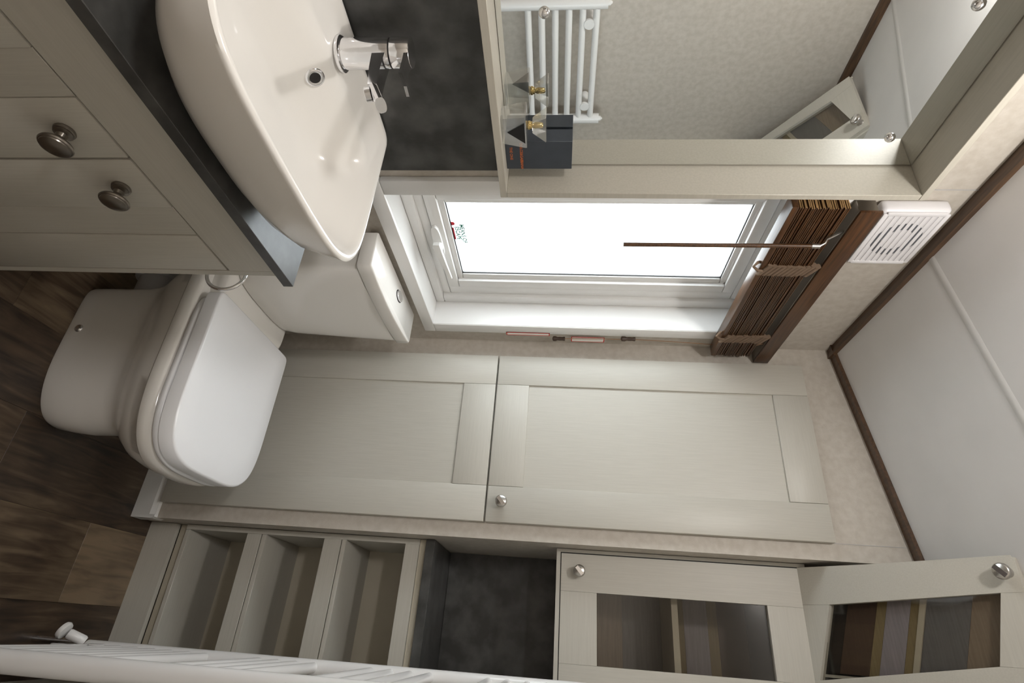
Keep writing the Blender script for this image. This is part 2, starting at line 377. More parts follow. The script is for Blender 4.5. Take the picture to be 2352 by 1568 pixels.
# ================================================================ TALL CUPBOARD (two shaker doors)
cup = thing('tall_cupboard', 'tall built-in cupboard with two cream shaker doors', 'cupboard', (0.308, 0, 0.068))
def shaker_y(parent, x0, x1, z0, z1, yf, th, st, name='door', rec=0.006):
    """shaker door facing -y"""
    d = obj(name, box(BM(), x0+st-0.004, x1-st+0.004, yf+rec, yf+th, z0+st-0.004, z1-st+0.004), 'cab_z', parent, smooth=0)
    for a, b in ((x0, x0+st), (x1-st, x1)): obj('stile', box(BM(), a+0.0003, b-0.0003, yf, yf+th, z0, z1, 0.0012, 2), 'cab_z', d)
    for a, b in ((z0, z0+st), (z1-st, z1)): obj('rail', box(BM(), x0+st+0.0003, x1-st-0.0003, yf, yf+th, a, b, 0.0012, 2), 'cab_x', d)
    return d
dl = shaker_y(cup, 0.063, 0.5535, 0.072, 0.9845, -0.0195, 0.0185, 0.095)
du = shaker_y(cup, 0.063, 0.5535, 0.9895, 1.874, -0.0195, 0.0185, 0.095)
def strap_knob(parent, p, axis, r=0.016):
    """round satin knob on a short stem, face cut by a raised bar"""
    k = BM(); lathe(k, [(0.010, 0), (0.007, 0.004), (0.006, 0.012), (r*0.9, 0.017), (r, 0.021), (r*0.97, 0.026), (r*0.8, 0.0285)], p, axis, 28)
    o = obj('knob', k, 'nickel', parent, smooth=50)
    u, v, d = frame_of(axis); q = Vector(p)+d*0.028; b = BM()
    a1 = (u*0.75+v*0.66).normalized(); a2 = d.cross(a1)
    loft(b, [[q + a1*(r*0.78*sx) + a2*(0.0045*s2) + d*h for sx, s2 in ((-1, -1), (1, -1), (1, 1), (-1, 1))] for h in (-0.002, 0.003)])
    obj('knob_bar', b, 'chrome', o if parent.parent is None else parent)
    return o
strap_knob(du, (0.503, -0.0195, 1.030), (0, -1, 0))

# ================================================================ OPEN SHELF UNIT IN THE ALCOVE
F = 0.076; SX0, SX1 = 0.5955, 0.9755
su = thing('open_shelf_unit', 'low cream open shelf unit with three compartments in the alcove', 'shelf unit', (0.785, F, 0))
obj('plinth', box(BM(), SX0, SX1, F, F+0.016, 0, 0.082), 'cab_x', su)
obj('plinth_recess', box(BM(), SX0, SX1, F+0.020, F+0.030, 0.082, 0.112), 'carcass', su)
for a in (SX0, SX1-0.014): obj('side_panel', box(BM(), a, a+0.014, F, YB-0.02, 0.112, 0.801, 0.0008, 1), 'cab_z', su)
obj('back_panel', box(BM(), SX0+0.014, SX1-0.014, YB-0.024, YB-0.004, 0.082, 0.815), 'carcass', su)
for z0, z1 in ((0.112, 0.1245), (0.3435, 0.3565), (0.579, 0.591)):
    obj('shelf_board', box(BM(), SX0+0.014, SX1-0.014, F+0.0005, YB-0.024, z0, z1, 0.001, 1), 'cab_x', su)
for z0, z1 in ((0.299, 0.3415), (0.527, 0.577), (0.761, 0.800)):
    obj('rail', box(BM(), SX0+0.014, SX1-0.014, F, F+0.016, z0, z1, 0.0008, 1), 'cab_x', su)
obj('counter_support', box(BM(), SX0, SX1, F+0.008, F+0.03, 0.801, 0.8205), 'carcass', su)
ct = tag(obj('counter', box(BM(), SX0, XR-0.001, F-0.008, YB-0.0015, 0.8205, 0.846, 0.001, 1), 'stone'), 'dark grey stone-effect counter on top of the open shelves', 'worktop')
tag(obj('splashback', box(BM(), SX0, XR-0.001, YB-0.0065, YB-0.0005, 0.847, 1.22), 'stone'), 'dark grey splashback panel in the alcove under the glass cabinet', 'splashback')

# ================================================================ GLAZED WALL CABINET
gc = thing('glazed_cabinet', 'cream wall cabinet with smoked glass doors above the alcove counter', 'cabinet', (0.785, 0.2, 1.181))
CX0, CX1, CB, CT = 0.5955, 0.9755, 1.181, 1.806
obj('base_board', box(BM(), CX0, CX1, F, YB-0.002, CB, CB+0.0105), 'cab_x', gc)
obj('side_panel', box(BM(), CX0, CX0+0.0085, F, YB-0.002, CB+0.0105, CT+0.02), 'cab_z', gc)
obj('side_panel', box(BM(), CX1-0.010, CX1, F, YB-0.002, CB+0.0105, CT+0.02), 'cab_z', gc)
obj('back_panel', box(BM(), CX0+0.0085, CX1-0.010, YB-0.012, YB-0.002, CB+0.0105, CT+0.25), 'stone', gc)
for z0, z1, mt_ in ((1.20, 1.377, 'reflect_taupe'), (1.377, 1.487, 'reflect_grey'), (1.504, 1.553, 'reflect_olive'), (1.553, 1.620, 'reflect_lilac'), (1.620, 1.648, 'reflect_olive'), (1.648, 1.728, 'reflect_brown'), (1.728, 2.02, 'reflect_black')):
    obj('reflection_band', box(BM(), CX0+0.05, CX1-0.012, YB-0.028, YB-0.0125, z0+0.0003, z1-0.0003), mt_, gc, 0)  # coloured bands painting the glass reflections, not real boards
obj('shelf', box(BM(), CX0+0.0085, CX1-0.010, F+0.05, YB-0.0285, 1.487, 1.503), 'carcass', gc)
def glazed(parent, P, outer, inner, kn, kax):
    """door drawn in its own plane: P(x, s, depth) -> point; outer and inner are quads BL, BR, TR, TL"""
    d = obj('door', prism(BM(), inner, lambda p: P(p[0], p[1], 0.009), lambda p: P(p[0], p[1], 0.013)), 'tinted', parent, smooth=0)
    oBL, oBR, oTR, oTL = outer; iBL, iBR, iTR, iTL = inner
    def line(a, b, k): return (a[0]+(b[0]-a[0])*k, a[1]+(b[1]-a[1])*k)
    kl = (iBL[0]-oBL[0])/(oBR[0]-oBL[0]); kr = (iBR[0]-oBL[0])/(oBR[0]-oBL[0])
    tl = (iTL[0]-oTL[0])/(oTR[0]-oTL[0]); tr_ = (iTR[0]-oTL[0])/(oTR[0]-oTL[0])
    bl, br = line(oBL, oBR, kl), line(oBL, oBR, kr); ul, ur = line(oTL, oTR, tl), line(oTL, oTR, tr_)
    for nm, poly, mt in (('stile', [oBL, bl, iBL, iTL, ul, oTL], 'cab_z'), ('stile', [br, oBR, oTR, ur, iTR, iBR], 'cab_z'),
                         ('rail', [bl, br, iBR, iBL], 'cab_x'), ('rail', [iTL, iTR, ur, ul], 'cab_x')):
        cxy = (sum(p[0] for p in poly)/len(poly), sum(p[1] for p in poly)/len(poly))
        q = [(p[0]+(cxy[0]-p[0])*0.004, p[1]) for p in poly]
        obj(nm, prism(BM(), q, lambda p: P(p[0], p[1], 0), lambda p: P(p[0], p[1], 0.018)), mt, d, smooth=0)
    strap_knob(d, kn, kax, 0.0155)
    return d
obj('door_gap', box(BM(), 0.6040, 0.6068, F+0.003, F+0.02, CB+0.0105, CT+0.002), 'dark', gc, 0)
obj('door_gap', box(BM(), 0.6040, 0.9655, F+0.003, F+0.02, CB+0.0105, 1.1935), 'dark', gc, 0)
DX0, DX1 = 0.6068, 0.9625
glazed(gc, lambda x, s, k: Vector((x, F-0.0+k, s)), [(DX0, 1.194), (DX1, 1.194), (DX1, CT), (DX0, CT)], [(0.700, 1.288), (0.866, 1.288), (0.866, 1.718), (0.700, 1.718)], (0.651, F, 1.2415), (0, -1, 0))
# the upper door leans forward under the sloping ceiling
TL_ = R(33)
PU = lambda x, s, k: Vector((x, F - s*math.cos(TL_) + k*math.sin(TL_), CT + s*math.sin(TL_) + k*math.cos(TL_)))
kn = PU(0.639, 0.452, 0)
glazed(gc, PU, [(0.605, 0.0), (0.884, 0.0), (0.842, 0.462), (0.612, 0.470)], [(0.693, 0.072), (0.856, 0.014), (0.801, 0.392), (0.6745, 0.430)], kn, (0, -math.sin(TL_), -math.cos(TL_)))
for s0, s1, mt_ in ((-0.02, 0.084, 'reflect_black'), (0.084, 0.154, 'reflect_brown'), (0.154, 0.176, 'reflect_olive'), (0.176, 0.228, 'reflect_lilac'), (0.228, 0.247, 'reflect_olive'), (0.247, 0.260, 'carcass'), (0.260, 0.346, 'reflect_grey'), (0.346, 0.422, 'reflect_taupe')):
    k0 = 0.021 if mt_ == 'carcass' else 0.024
    obj('reflection_band', prism(BM(), [(x_, v_-0.36*(x_-0.745)) for x_, v_ in ((0.640, s0+0.0003), (0.838, s0+0.0003), (0.838, s1-0.0003), (0.640, s1-0.0003))], lambda p: PU(p[0], p[1], k0), lambda p: PU(p[0], p[1], 0.028)), mt_, gc, 0)  # same painted reflections in the upper door; the carcass strip is a shelf edge
# cheeks closing the leaning door to the ceiling
for xa, xb in ((0.606, 0.6135), (0.842, 0.848)):
    bm = BM(); loft(bm, [[(x, F-0.001, CT+0.018), (x, F-0.455*math.cos(TL_), CT+0.46*math.sin(TL_)+0.012), (x, F-0.455*math.cos(TL_), CT+0.46*math.sin(TL_)+0.016), (x, F-0.001, CT+0.262)] for x in (xa, xb)])
    obj('cheek', bm, 'cab_z', gc, smooth=0)

# ================================================================ VANITY UNIT
VY0, VY1, VX = -1.276, -0.722, 0.270
va = thing('vanity_unit', 'cream vanity cupboard with two shaker doors under the basin', 'vanity', (0.135, -1.0, 0))
obj('end_panel', box(BM(), 0.001, VX, VY1-0.0135, VY1, 0, 0.676, 0.0008, 1), 'cab_z', va)
obj('end_panel', box(BM(), 0.001, VX, VY0, VY0+0.0135, 0, 0.676, 0.0008, 1), 'cab_z', va)
obj('carcass', box(BM(), 0.001, 0.25, VY0+0.0135, VY1-0.0135, 0.10, 0.675), 'carcass', va)
obj('plinth', box(BM(), 0.20, 0.215, VY0+0.0135, VY1-0.0135, 0.0, 0.10), 'cab_y', va)
obj('top_rail', box(BM(), 0.250, VX, VY0+0.0135, VY1-0.0135, 0.5745, 0.676, 0.0008, 1), 'cab_y', va)
obj('door_gap', box(BM(), 0.2495, 0.2525, VY0+0.02, VY1-0.02, 0.11, 0.66), 'dark', va)
def shaker_x(parent, y0, y1, z0, z1, xf, th, st, rec=0.0045):
    d = obj('door', box(BM(), xf-th, xf-rec, y0+st-0.004, y1-st+0.004, z0+st-0.004, z1-0.0005), 'cab_z', parent, smooth=0)
    for a, b in ((y0, y0+st), (y1-st, y1)): obj('stile', box(BM(), xf-th, xf, a+0.0003, b-0.0003, z0, z1, 0.001, 2), 'cab_z', d)
    for a, b in ((z0, z0+st),): obj('rail', box(BM(), xf-th, xf, y0+st+0.0003, y1-st-0.0003, a, b, 0.001, 2), 'cab_y', d)
    obj('field', box(BM(), xf-th, xf-0.0012, y0+st+0.0003, y1-st-0.0003, z0+st, z1, 0.0008, 1), 'cab_z', d)
    return d
vd2 = shaker_x(va, -0.9985, -0.7365, 0.105, 0.5705, VX-0.0005, 0.017, 0.0975)
vd1 = shaker_x(va, -1.2615, -1.0015, 0.105, 0.5705, VX-0.0005, 0.017, 0.0975)
def mushroom(parent, p, axis):
    k = BM(); lathe(k, [(0.0125, 0), (0.0135, 0.002), (0.013, 0.004), (0.0115, 0.005), (0.012, 0.007), (0.0075, 0.010), (0.006, 0.015), (0.0075, 0.019), (0.015, 0.0225), (0.0195, 0.0255), (0.0205, 0.028), (0.0195, 0.030), (0.018, 0.0305), (0.0175, 0.0320), (0.012, 0.0345), (0.005, 0.0355)], p, axis, 36)
    obj('knob', k, 'antique', parent, smooth=35)
mushroom(vd1, (VX-0.0005, -1.0495, 0.516), (1, 0, 0))
mushroom(vd2, (VX-0.0005, -0.9455, 0.5195), (1, 0, 0))
tag(obj('worktop', box(BM(), 0.0005, 0.2925, -1.30, -0.722, 0.6765, 0.695, 0.0008, 1), 'stone'), 'dark grey stone-effect worktop under the white basin', 'worktop')
tag(obj('splashback', box(BM(), 0.0005, 0.007, -1.30, -0.7225, 0.6955, 1.052), 'stone'), 'dark grey splashback panel behind the basin tap', 'splashback')
# toilet roll ring on the end panel
tr = thing('ring_holder', 'chrome ring holder on the end of the vanity unit', 'ring holder', (0.240, VY1, 0.545))
bm = BM(); tube(bm, [(0.2505+0.036*math.cos(a), -0.6995+0.004*math.sin(a), 0.5435+0.036*math.sin(a)) for a in [i*2*math.pi/40 for i in range(40)]], 0.0034, 12, True); obj('ring', bm, 'chrome', tr, 80)
bm = BM(); lathe(bm, [(0.013, 0), (0.013, 0.006), (0.008, 0.010), (0.008, 0.024), (0.004, 0.027)], (0.2505-0.036, VY1-0.0005, 0.5435), (0, 1, 0), 24); obj('mount', bm, 'chrome', tr)

# ================================================================ BASIN AND TAP
BC = -1.032
bm = BM(); DB = lambda xb, xf, hw, z, n=4.0, yc=BC, nb=26, xs=None: dshape(xb, xf, yc, hw, z, n, nb, 96, xs)
rings = [DB(0.03, 0.258, 0.150, 0.6953, 2.8, BC+0.030), DB(0.026, 0.264, 0.153, 0.699, 2.8, BC+0.029), DB(0.022, 0.286, 0.172, 0.715, 3.0, BC+0.023), DB(0.018, 0.312, 0.197, 0.743, 3.4, BC+0.012),
         DB(0.014, 0.332, 0.217, 0.778, 3.8, BC+0.002), DB(0.011, 0.340, 0.225, 0.815, 4.1), DB(0.010, 0.3435, 0.2285, 0.833, 4.2), DB(0.010, 0.3445, 0.2295, 0.838, 4.2), DB(0.012, 0.342, 0.2275, 0.8415, 4.2),
         DB(0.016, 0.337, 0.223, 0.842, 4.2), DB(0.020, 0.333, 0.2190, 0.839, 4.2), DB(0.024, 0.330, 0.2165, 0.833, 4.2),
         DB(0.075, 0.322, 0.211, 0.8255, 4.2, nb=9), DB(0.088, 0.318, 0.207, 0.820, 4.0, nb=8), DB(0.099, 0.308, 0.197, 0.800, 3.8, nb=7), DB(0.113, 0.292, 0.180, 0.772, 3.4, nb=6),
         DB(0.126, 0.270, 0.158, 0.752, 3.0, nb=5), DB(0.145, 0.240, 0.12, 0.744, 2.6, nb=3.5), DB(0.17, 0.215, 0.05, 0.742, 2.2, nb=2.4)]
loft(bm, rings)
ba = thing('basin', 'white ceramic countertop basin with a rounded front', 'basin', (0.17, BC, 0.695))
obj('bowl', bm, 'ceramic', ba, 50)
on = Vector((0.86, 0, 0.5)).normalized()
bm = BM(); lathe(bm, [(0.0085, -0.002), (0.0085, 0.0035), (0.0115, 0.0045), (0.0145, 0.003), (0.015, -0.002)], (0.0985, -1.0, 0.7965), on, 32, False, False); obj('overflow_ring', bm, 'chrome', ba, 60)
bm = BM(); lathe(bm, [(0.0088, -0.001), (0.0088, 0.0032)], (0.0985, -1.0, 0.7965), on, 24); obj('overflow_hole', bm, 'dark', ba)
tp = thing('basin_tap', 'chrome single-lever tap on the basin', 'tap', (0.055, -1.006, 0.83))
TX, TY = 0.0545, -1.006
bm = BM(); lathe(bm, [(0.0255, 0.0), (0.0265, 0.002), (0.0265, 0.0055), (0.0245, 0.007), (0.0235, 0.0072)], (TX, TY, 0.8285), (0, 0, 1), 40); obj('base_ring', bm, 'chrome', tp)
bm = BM(); lathe(bm, [(0.022, 0.0), (0.0225, 0.004), (0.0225, 0.070), (0.022, 0.0735)], (TX, TY, 0.835), (0, 0, 1), 40); obj('body', bm, 'chrome', tp)
bm = BM(); lathe(bm, [(0.0205, 0), (0.0205, 0.003)], (TX, TY, 0.9085), (0, 0, 1), 32); obj('seal', bm, 'dark', tp)
bm = BM(); lathe(bm, [(0.0222, 0.0), (0.0225, 0.001), (0.0225, 0.027), (0.0215, 0.029), (0.015, 0.0295)], (TX, TY, 0.911), (0, 0, 1), 40)
cap = obj('lever_cap', bm, 'chrome', tp)
bm = BM(); loft(bm, [[(x, TY-wd, z-th), (x, TY+wd, z-th), (x, TY+wd, z+th), (x, TY-wd, z+th)] for x, z, wd, th in ((TX+0.004, 0.9370, 0.015, 0.0035), (TX+0.03, 0.9360, 0.011, 0.0030), (TX+0.056, 0.9340, 0.0085, 0.0026), (TX+0.0585, 0.9342, 0.0085, 0.0026), (TX+0.088, 0.9465, 0.0085, 0.0022))])
obj('lever', bm, 'chrome', cap, 25)
bm = BM(); loft(bm, [[(x, TY-wd, z-th), (x, TY+wd, z-th), (x, TY+wd, z+th), (x, TY-wd, z+th)] for x, z, wd, th in ((TX, 0.8945, 0.0135, 0.0105), (TX+0.05, 0.896, 0.0132, 0.0085), (TX+0.082, 0.8985, 0.0128, 0.0068), (TX+0.087, 0.8992, 0.0125, 0.0066))])
spt = obj('spout', bm, 'chrome', tp, 25)
nd = Vector((0.90, 0, 0.44)).normalized()
bm = BM(); p0 = Vector((TX+0.084, TY, 0.8985)); u, v, d = frame_of(nd)
loft(bm, [[p0+d*h + Vector((0, 1, 0))*(0.0128*math.cos(a)) + d.cross(Vector((0, 1, 0)))*(0.0075*math.copysign(abs(math.sin(a))**0.6, math.sin(a))) for a in [i*math.pi/12 for i in range(24)]] for h in (0, 0.034, 0.0365)])
obj('nozzle_block', bm, 'chrome', spt, 50)
bm = BM(); lathe(bm, [(0.0105, 0), (0.0105, 0.008), (0.009, 0.009)], (TX+0.092, TY, 0.8955), (0.25, 0, -1), 24); obj('aerator', bm, 'chrome', spt)

# ================================================================ TOILET
TC = -0.363
to = thing('toilet', 'white close-coupled toilet with its lid closed', 'toilet', (0.30, TC, 0))
T = lambda z, xb, xf, hw, n=2.8, nb=8, xs=None: dshape(xb, xf, TC, hw, z, n, nb, 84, xs)
bm = BM()
loft(bm, [T(0.0005, 0.118, 0.460, 0.083, 2.4), T(0.010, 0.116, 0.464, 0.085, 2.4), T(0.05, 0.115, 0.470, 0.085, 2.3), T(0.10, 0.114, 0.474, 0.084, 2.3), T(0.155, 0.112, 0.472, 0.084, 2.3),
          T(0.182, 0.108, 0.476, 0.087, 2.4), T(0.203, 0.104, 0.490, 0.096, 2.5), T(0.228, 0.10, 0.514, 0.115, 2.7), T(0.262, 0.09, 0.538, 0.139, 2.9), T(0.298, 0.08, 0.554, 0.157, 3.1), T(0.327, 0.07, 0.5605, 0.1665, 3.3),
          T(0.3275, 0.07, 0.563, 0.1690, 3.3), T(0.333, 0.07, 0.5665, 0.1725, 3.3), T(0.356, 0.07, 0.5665, 0.1725, 3.3), T(0.364, 0.07, 0.563, 0.169, 3.3), T(0.3665, 0.075, 0.556, 0.163, 3.3)])
pan = obj('pan', bm, 'ceramic', to, 60)
bm = BM(); loft(bm, [dshape(0.012, 0.178, TC+0.006, 0.150, 0.33, 7, 10), dshape(0.012, 0.182, TC+0.006, 0.153, 0.385, 7, 10), dshape(0.012, 0.178, TC+0.006, 0.150, 0.3975, 7, 10), dshape(0.014, 0.170, TC+0.006, 0.143, 0.4025, 7, 10)]); obj('ledge', bm, 'ceramic', pan, 60)
bm = BM(); loft(bm, [T(0.3675, 0.178, 0.559, 0.168, 3.4), T(0.371, 0.176, 0.563, 0.171, 3.4), T(0.381, 0.176, 0.5635, 0.1715, 3.4), T(0.3845, 0.178, 0.559, 0.168, 3.4)]); obj('seat', bm, 'seat', to, 60)
bm = BM(); loft(bm, [T(0.3868, 0.186, 0.555, 0.166, 3.9, 26), T(0.3876, 0.180, 0.5605, 0.172, 3.9, 26), T(0.4165, 0.180, 0.5605, 0.1725, 3.9, 26), T(0.4195, 0.1815, 0.5585, 0.171, 3.9, 26), T(0.4210, 0.184, 0.5555, 0.168, 3.9, 26), T(0.4214, 0.22, 0.50, 0.12, 3.9, 26)])
obj('lid', bm, 'seat', to, 60)
bm = BM(); lathe(bm, [(0.0105, -0.004), (0.0105, 0.002), (0.0085, 0.0055), (0.004, 0.0075)], (0.243, TC-0.0825, 0.030), (0, -1, 0), 20); obj('bolt_cap', bm, 'chrome', to, 60)
CC = -0.346
K = lambda z, xf, hw, n=4.0, xb=0.012: dshape(xb, xf, CC, hw, z, n, 16, 84)
bm = BM(); loft(bm, [K(0.4015, 0.118, 0.146, 3.2), K(0.408, 0.122, 0.150, 3.2), K(0.44, 0.1225, 0.155, 3.6), K(0.58, 0.117, 0.168, 5.0), K(0.708, 0.112, 0.1775, 8)])
ci = obj('cistern', bm, 'ceramic', to, 60)
def KB(z, d, hw):   # lid outline: square ends, softly bowed front
    fr = [(0.106-d+0.012*(1-(t/8)**2), CC+(hw-0.004)*t/8) for t in range(-8, 9)]
    return [(0.012, CC-hw, z), (0.100-d, CC-hw, z)] + [(a, b, z) for a, b in fr] + [(0.100-d, CC+hw, z), (0.012, CC+hw, z)]
bm = BM(); loft(bm, [KB(0.7095, 0.008, 0.176), KB(0.7102, 0.001, 0.1855), KB(0.712, 0.0, 0.1865), KB(0.7415, 0.0, 0.1865), KB(0.7440, 0.001, 0.1855), KB(0.7452, 0.003, 0.1835)])
li = obj('cistern_lid', bm, 'ceramic', ci, 60)
bm = BM(); prism(bm, [(0.048+0.0145*math.cos(a), -0.318+0.0235*math.sin(a)) for a in [i*2*math.pi/32 for i in range(32)]], lambda p: Vector((p[0], p[1], 0.7445)), lambda p: Vector((p[0], p[1], 0.7462))); obj('button_seat', bm, 'dark', to, 40)
bm = BM(); prism(bm, [(0.048+0.0125*math.cos(a), -0.318+0.021*math.sin(a)) for a in [i*2*math.pi/32 for i in range(32)]], lambda p: Vector((p[0], p[1], 0.7455)), lambda p: Vector((p[0], p[1], 0.7505)))
bmesh.ops.bevel(bm, geom=[e for e in bm.edges if all(v.co.z > 0.750 for v in e.verts)], offset=0.002, segments=2, affect='EDGES')
obj('flush_button', bm, 'chrome', to, 40)
sp_ = obj('soil_pipe', tube(BM(), [(0.001, -0.363, 0.115), (0.03, -0.363, 0.115), (0.07, -0.363, 0.115), (0.118, -0.363, 0.115)], 0.055, 28), 'grey_pipe', to, 60)
sp_['label'] = 'grey plastic waste pipe'
bm = BM(); lathe(bm, [(0.058, 0), (0.066, 0.004), (0.066, 0.02), (0.058, 0.024)], (0.035, -0.363, 0.115), (1, 0, 0), 32); obj('pipe_collar', bm, 'grey_pipe', sp_, 50)

# ================================================================ FRAMED MIRROR WITH SHELF
mi = thing('framed_mirror', 'mirror set in a cream box frame above the basin', 'mirror', (0.04, -1.0, 1.052))
MX, MY0, MY1, MZ0, MZ1, mt = 0.081, -1.276, -0.7255, 1.053, 1.816, 0.0125
obj('shelf_board', box(BM(), 0.0005, MX, MY0, MY1, MZ0, MZ0+mt, 0.0008, 1), 'shelfbox', mi)
obj('top_board', box(BM(), 0.0005, MX, MY0, MY1, MZ1-mt, MZ1, 0.0008, 1), 'shelfbox', mi)
for a, b in ((MY0, MY0+mt), (MY1-mt, MY1)): obj('side_board', box(BM(), 0.0005, MX, a, b, MZ0+mt, MZ1-mt, 0.0008, 1), 'shelfbox', mi)
obj('backing', box(BM(), 0.0005, 0.005, MY0+mt, MY1-mt, MZ0+mt, MZ1-mt), 'shelfbox', mi)
obj('mirror_glass', box(BM(), 0.0055, 0.0095, MY0+mt+0.003, MY1-mt-0.0035, MZ0+mt+0.001, MZ1-mt-0.002), 'mirror', mi, smooth=0)
for y, z in ((-1.035, 1.138), (-1.032, 1.733), (-0.804, 1.733), (-0.804, 1.138), (-1.21, 1.733), (-1.21, 1.138)):
    bm = BM(); lathe(bm, [(0.0085, 0), (0.0085, 0.0015), (0.0068, 0.005), (0.0035, 0.007)], (0.0096, y, z), (1, 0, 0), 24); obj('mirror_screw', bm, 'chrome', mi, 60)

# perfume box and bottle on the mirror's shelf
SZ = MZ0+mt
pb = thing('perfume_box', 'slate blue perfume carton with orange lettering on the mirror shelf', 'box', (0.03, -0.795, SZ))
obj('carton', box(BM(), 0.0125, 0.044, -0.8275, -0.763, SZ+0.0002, 1.186, 0.0006, 1), 'slate', pb)
text('carton_text', 'DOLCE&GABBANA', 0.0072, 'orange', (0.0443, -0.8245, 1.092), (0, 1, 0), (0, 0, 1), pb, 'orange lettering', bold=0.00012)
text('carton_text', 'THE ONE', 0.0070, 'orange', (0.0443, -0.815, 1.0735), (0, 1, 0), (0, 0, 1), pb, 'orange lettering', bold=0.00012)
bo = thing('perfume_bottle', 'clear glass perfume bottle with flared stopper and black triangular label', 'bottle', (0.052, -0.873, SZ))
BX, BY = 0.0535, -0.871
def sq(w, z, dx=1.0): return [(BX-w*0.62*dx, BY-w, z), (BX+w*0.62*dx, BY-w, z), (BX+w*0.62*dx, BY+w, z), (BX-w*0.62*dx, BY+w, z)]
bm = BM(); loft(bm, [sq(0.0250, SZ+0.0002), sq(0.0258, SZ+0.004), sq(0.0315, SZ+0.040), sq(0.031, SZ+0.0425), sq(0.012, SZ+0.0435)]); obj('bottle_body', bm, 'clear', bo, 20)
bm = BM(); lathe(bm, [(0.0062, 0), (0.0075, 0.001), (0.0075, 0.004), (0.0062, 0.005), (0.0062, 0.008)], (BX, BY, SZ+0.0437), (0, 0, 1), 24); obj('collar', bm, 'gold', bo)
bm = BM(); loft(bm, [sq(0.0095, SZ+0.052, 1.4), sq(0.0245, SZ+0.0745, 0.9), sq(0.0235, SZ+0.0755, 0.9)]); obj('stopper', bm, 'clear', bo, 20)
bm = BM(); lathe(bm, [(0.0042, 0), (0.0055, 0.004), (0.0048, 0.016), (0.003, 0.018)], (BX, BY, SZ+0.052), (0, 0, 1), 20); obj('sprayer', bm, 'gold', bo)
bm = BM(); fx = BX+0.0196
prism(bm, [(BY, SZ+0.010), (BY+0.021, SZ+0.040), (BY-0.021, SZ+0.040)], lambda p: Vector((BX+0.62*(0.0258+(p[1]-SZ-0.004)*0.158)+0.0006, p[0], p[1])), lambda p: Vector((BX+0.62*(0.0258+(p[1]-SZ-0.004)*0.158)+0.0012, p[0], p[1])))
obj('front_label', bm, 'black', bo, 0)

# ================================================================ EXTRACTOR FAN
fn = thing('extractor_fan', 'white square extractor fan with slotted grille under the ceiling', 'fan', (0.0, -0.56, 1.865))
FY0, FY1, FZ0, FZ1, FD = -0.645, -0.474, 1.797, 1.928, 0.036
obj('housing', box(BM(), 0.0005, FD-0.004, FY0, FY1, FZ0, FZ1, 0.010, 3), 'fan', fn, 50)
obj('inner_tray', box(BM(), FD-0.0045, FD-0.0019, FY0+0.012, FY1-0.012, FZ0+0.010, FZ1-0.010), 'fan_tray', fn)
fc = (0.5*(FY0+FY1), 0.5*(FZ0+FZ1))
bm = BM(); nn = 40
loft(bm, [[(x, fc[0]+r*math.cos(2*math.pi*i/nn), fc[1]+r*0.9*math.sin(2*math.pi*i/nn)) for i in range(nn)] for x, r in ((FD-0.0030, 0.031), (FD-0.0016, 0.031), (FD-0.0016, 0.050), (FD-0.0030, 0.050))], False, False)
obj('recess_ring', bm, 'fan_dark', fn)
ns = 9
for i in range(ns):
    zz = FZ0+0.019+i*(FZ1-FZ0-0.038)/(ns-1)
    obj('slat', box(BM(), FD-0.0022, FD-0.0008, FY0+0.012, FY1-0.012, zz-0.0038, zz+0.0038, 0.0004, 1), 'fan', fn)
for z in (FZ0+0.008, FZ1-0.008): obj('grille_edge', box(BM(), FD-0.0045, FD, FY0+0.008, FY1-0.008, z-0.005, z+0.005, 0.002, 2), 'fan', fn)
for y in (FY0+0.009, FY1-0.009): obj('grille_edge', box(BM(), FD-0.0045, FD, y-0.005, y+0.005, FZ0+0.010, FZ1-0.010, 0.002, 2), 'fan', fn)

# ================================================================ WOODEN VENETIAN BLIND
bl = thing('venetian_blind', 'dark brown wooden venetian blind pulled up above the window', 'blind', (0.03, -0.34, 1.60))
HY0, HY1 = -0.660, -0.004
obj('headrail', box(BM(), 0.0165, 0.0445, HY0+0.003, HY1, 1.743, 1.780, 0.001, 1), 'antique', bl)
obj('valance', box(BM(), 0.0450, 0.0515, HY0, HY1, 1.7435, 1.7855, 0.0015, 2), 'blind', bl)
z = 1.618; i = 0
obj('bottom_rail', box(BM(), 0.0005+0.0155, 0.0505, -0.672, -0.040, 1.613, 1.627, 0.0025, 2), 'blind', bl); z = 1.6285
rs = random.Random(3)
while z < 1.722:
    j = rs.uniform(-0.002, 0.002); e = rs.uniform(-0.0025, 0.0025)
    s = obj('slat', box(BM(), 0.0165+j, 0.0500+j, -0.669+e, -0.042+e, z, z+0.0028, 0.0006, 1), 'blind', bl)
    obj('slat_end', box(BM(), 0.0170+j, 0.0495+j, -0.6696+e, -0.6688+e, z+0.0002, z+0.0026), 'blind_end', s, 0)
    z += 0.0041; i += 1
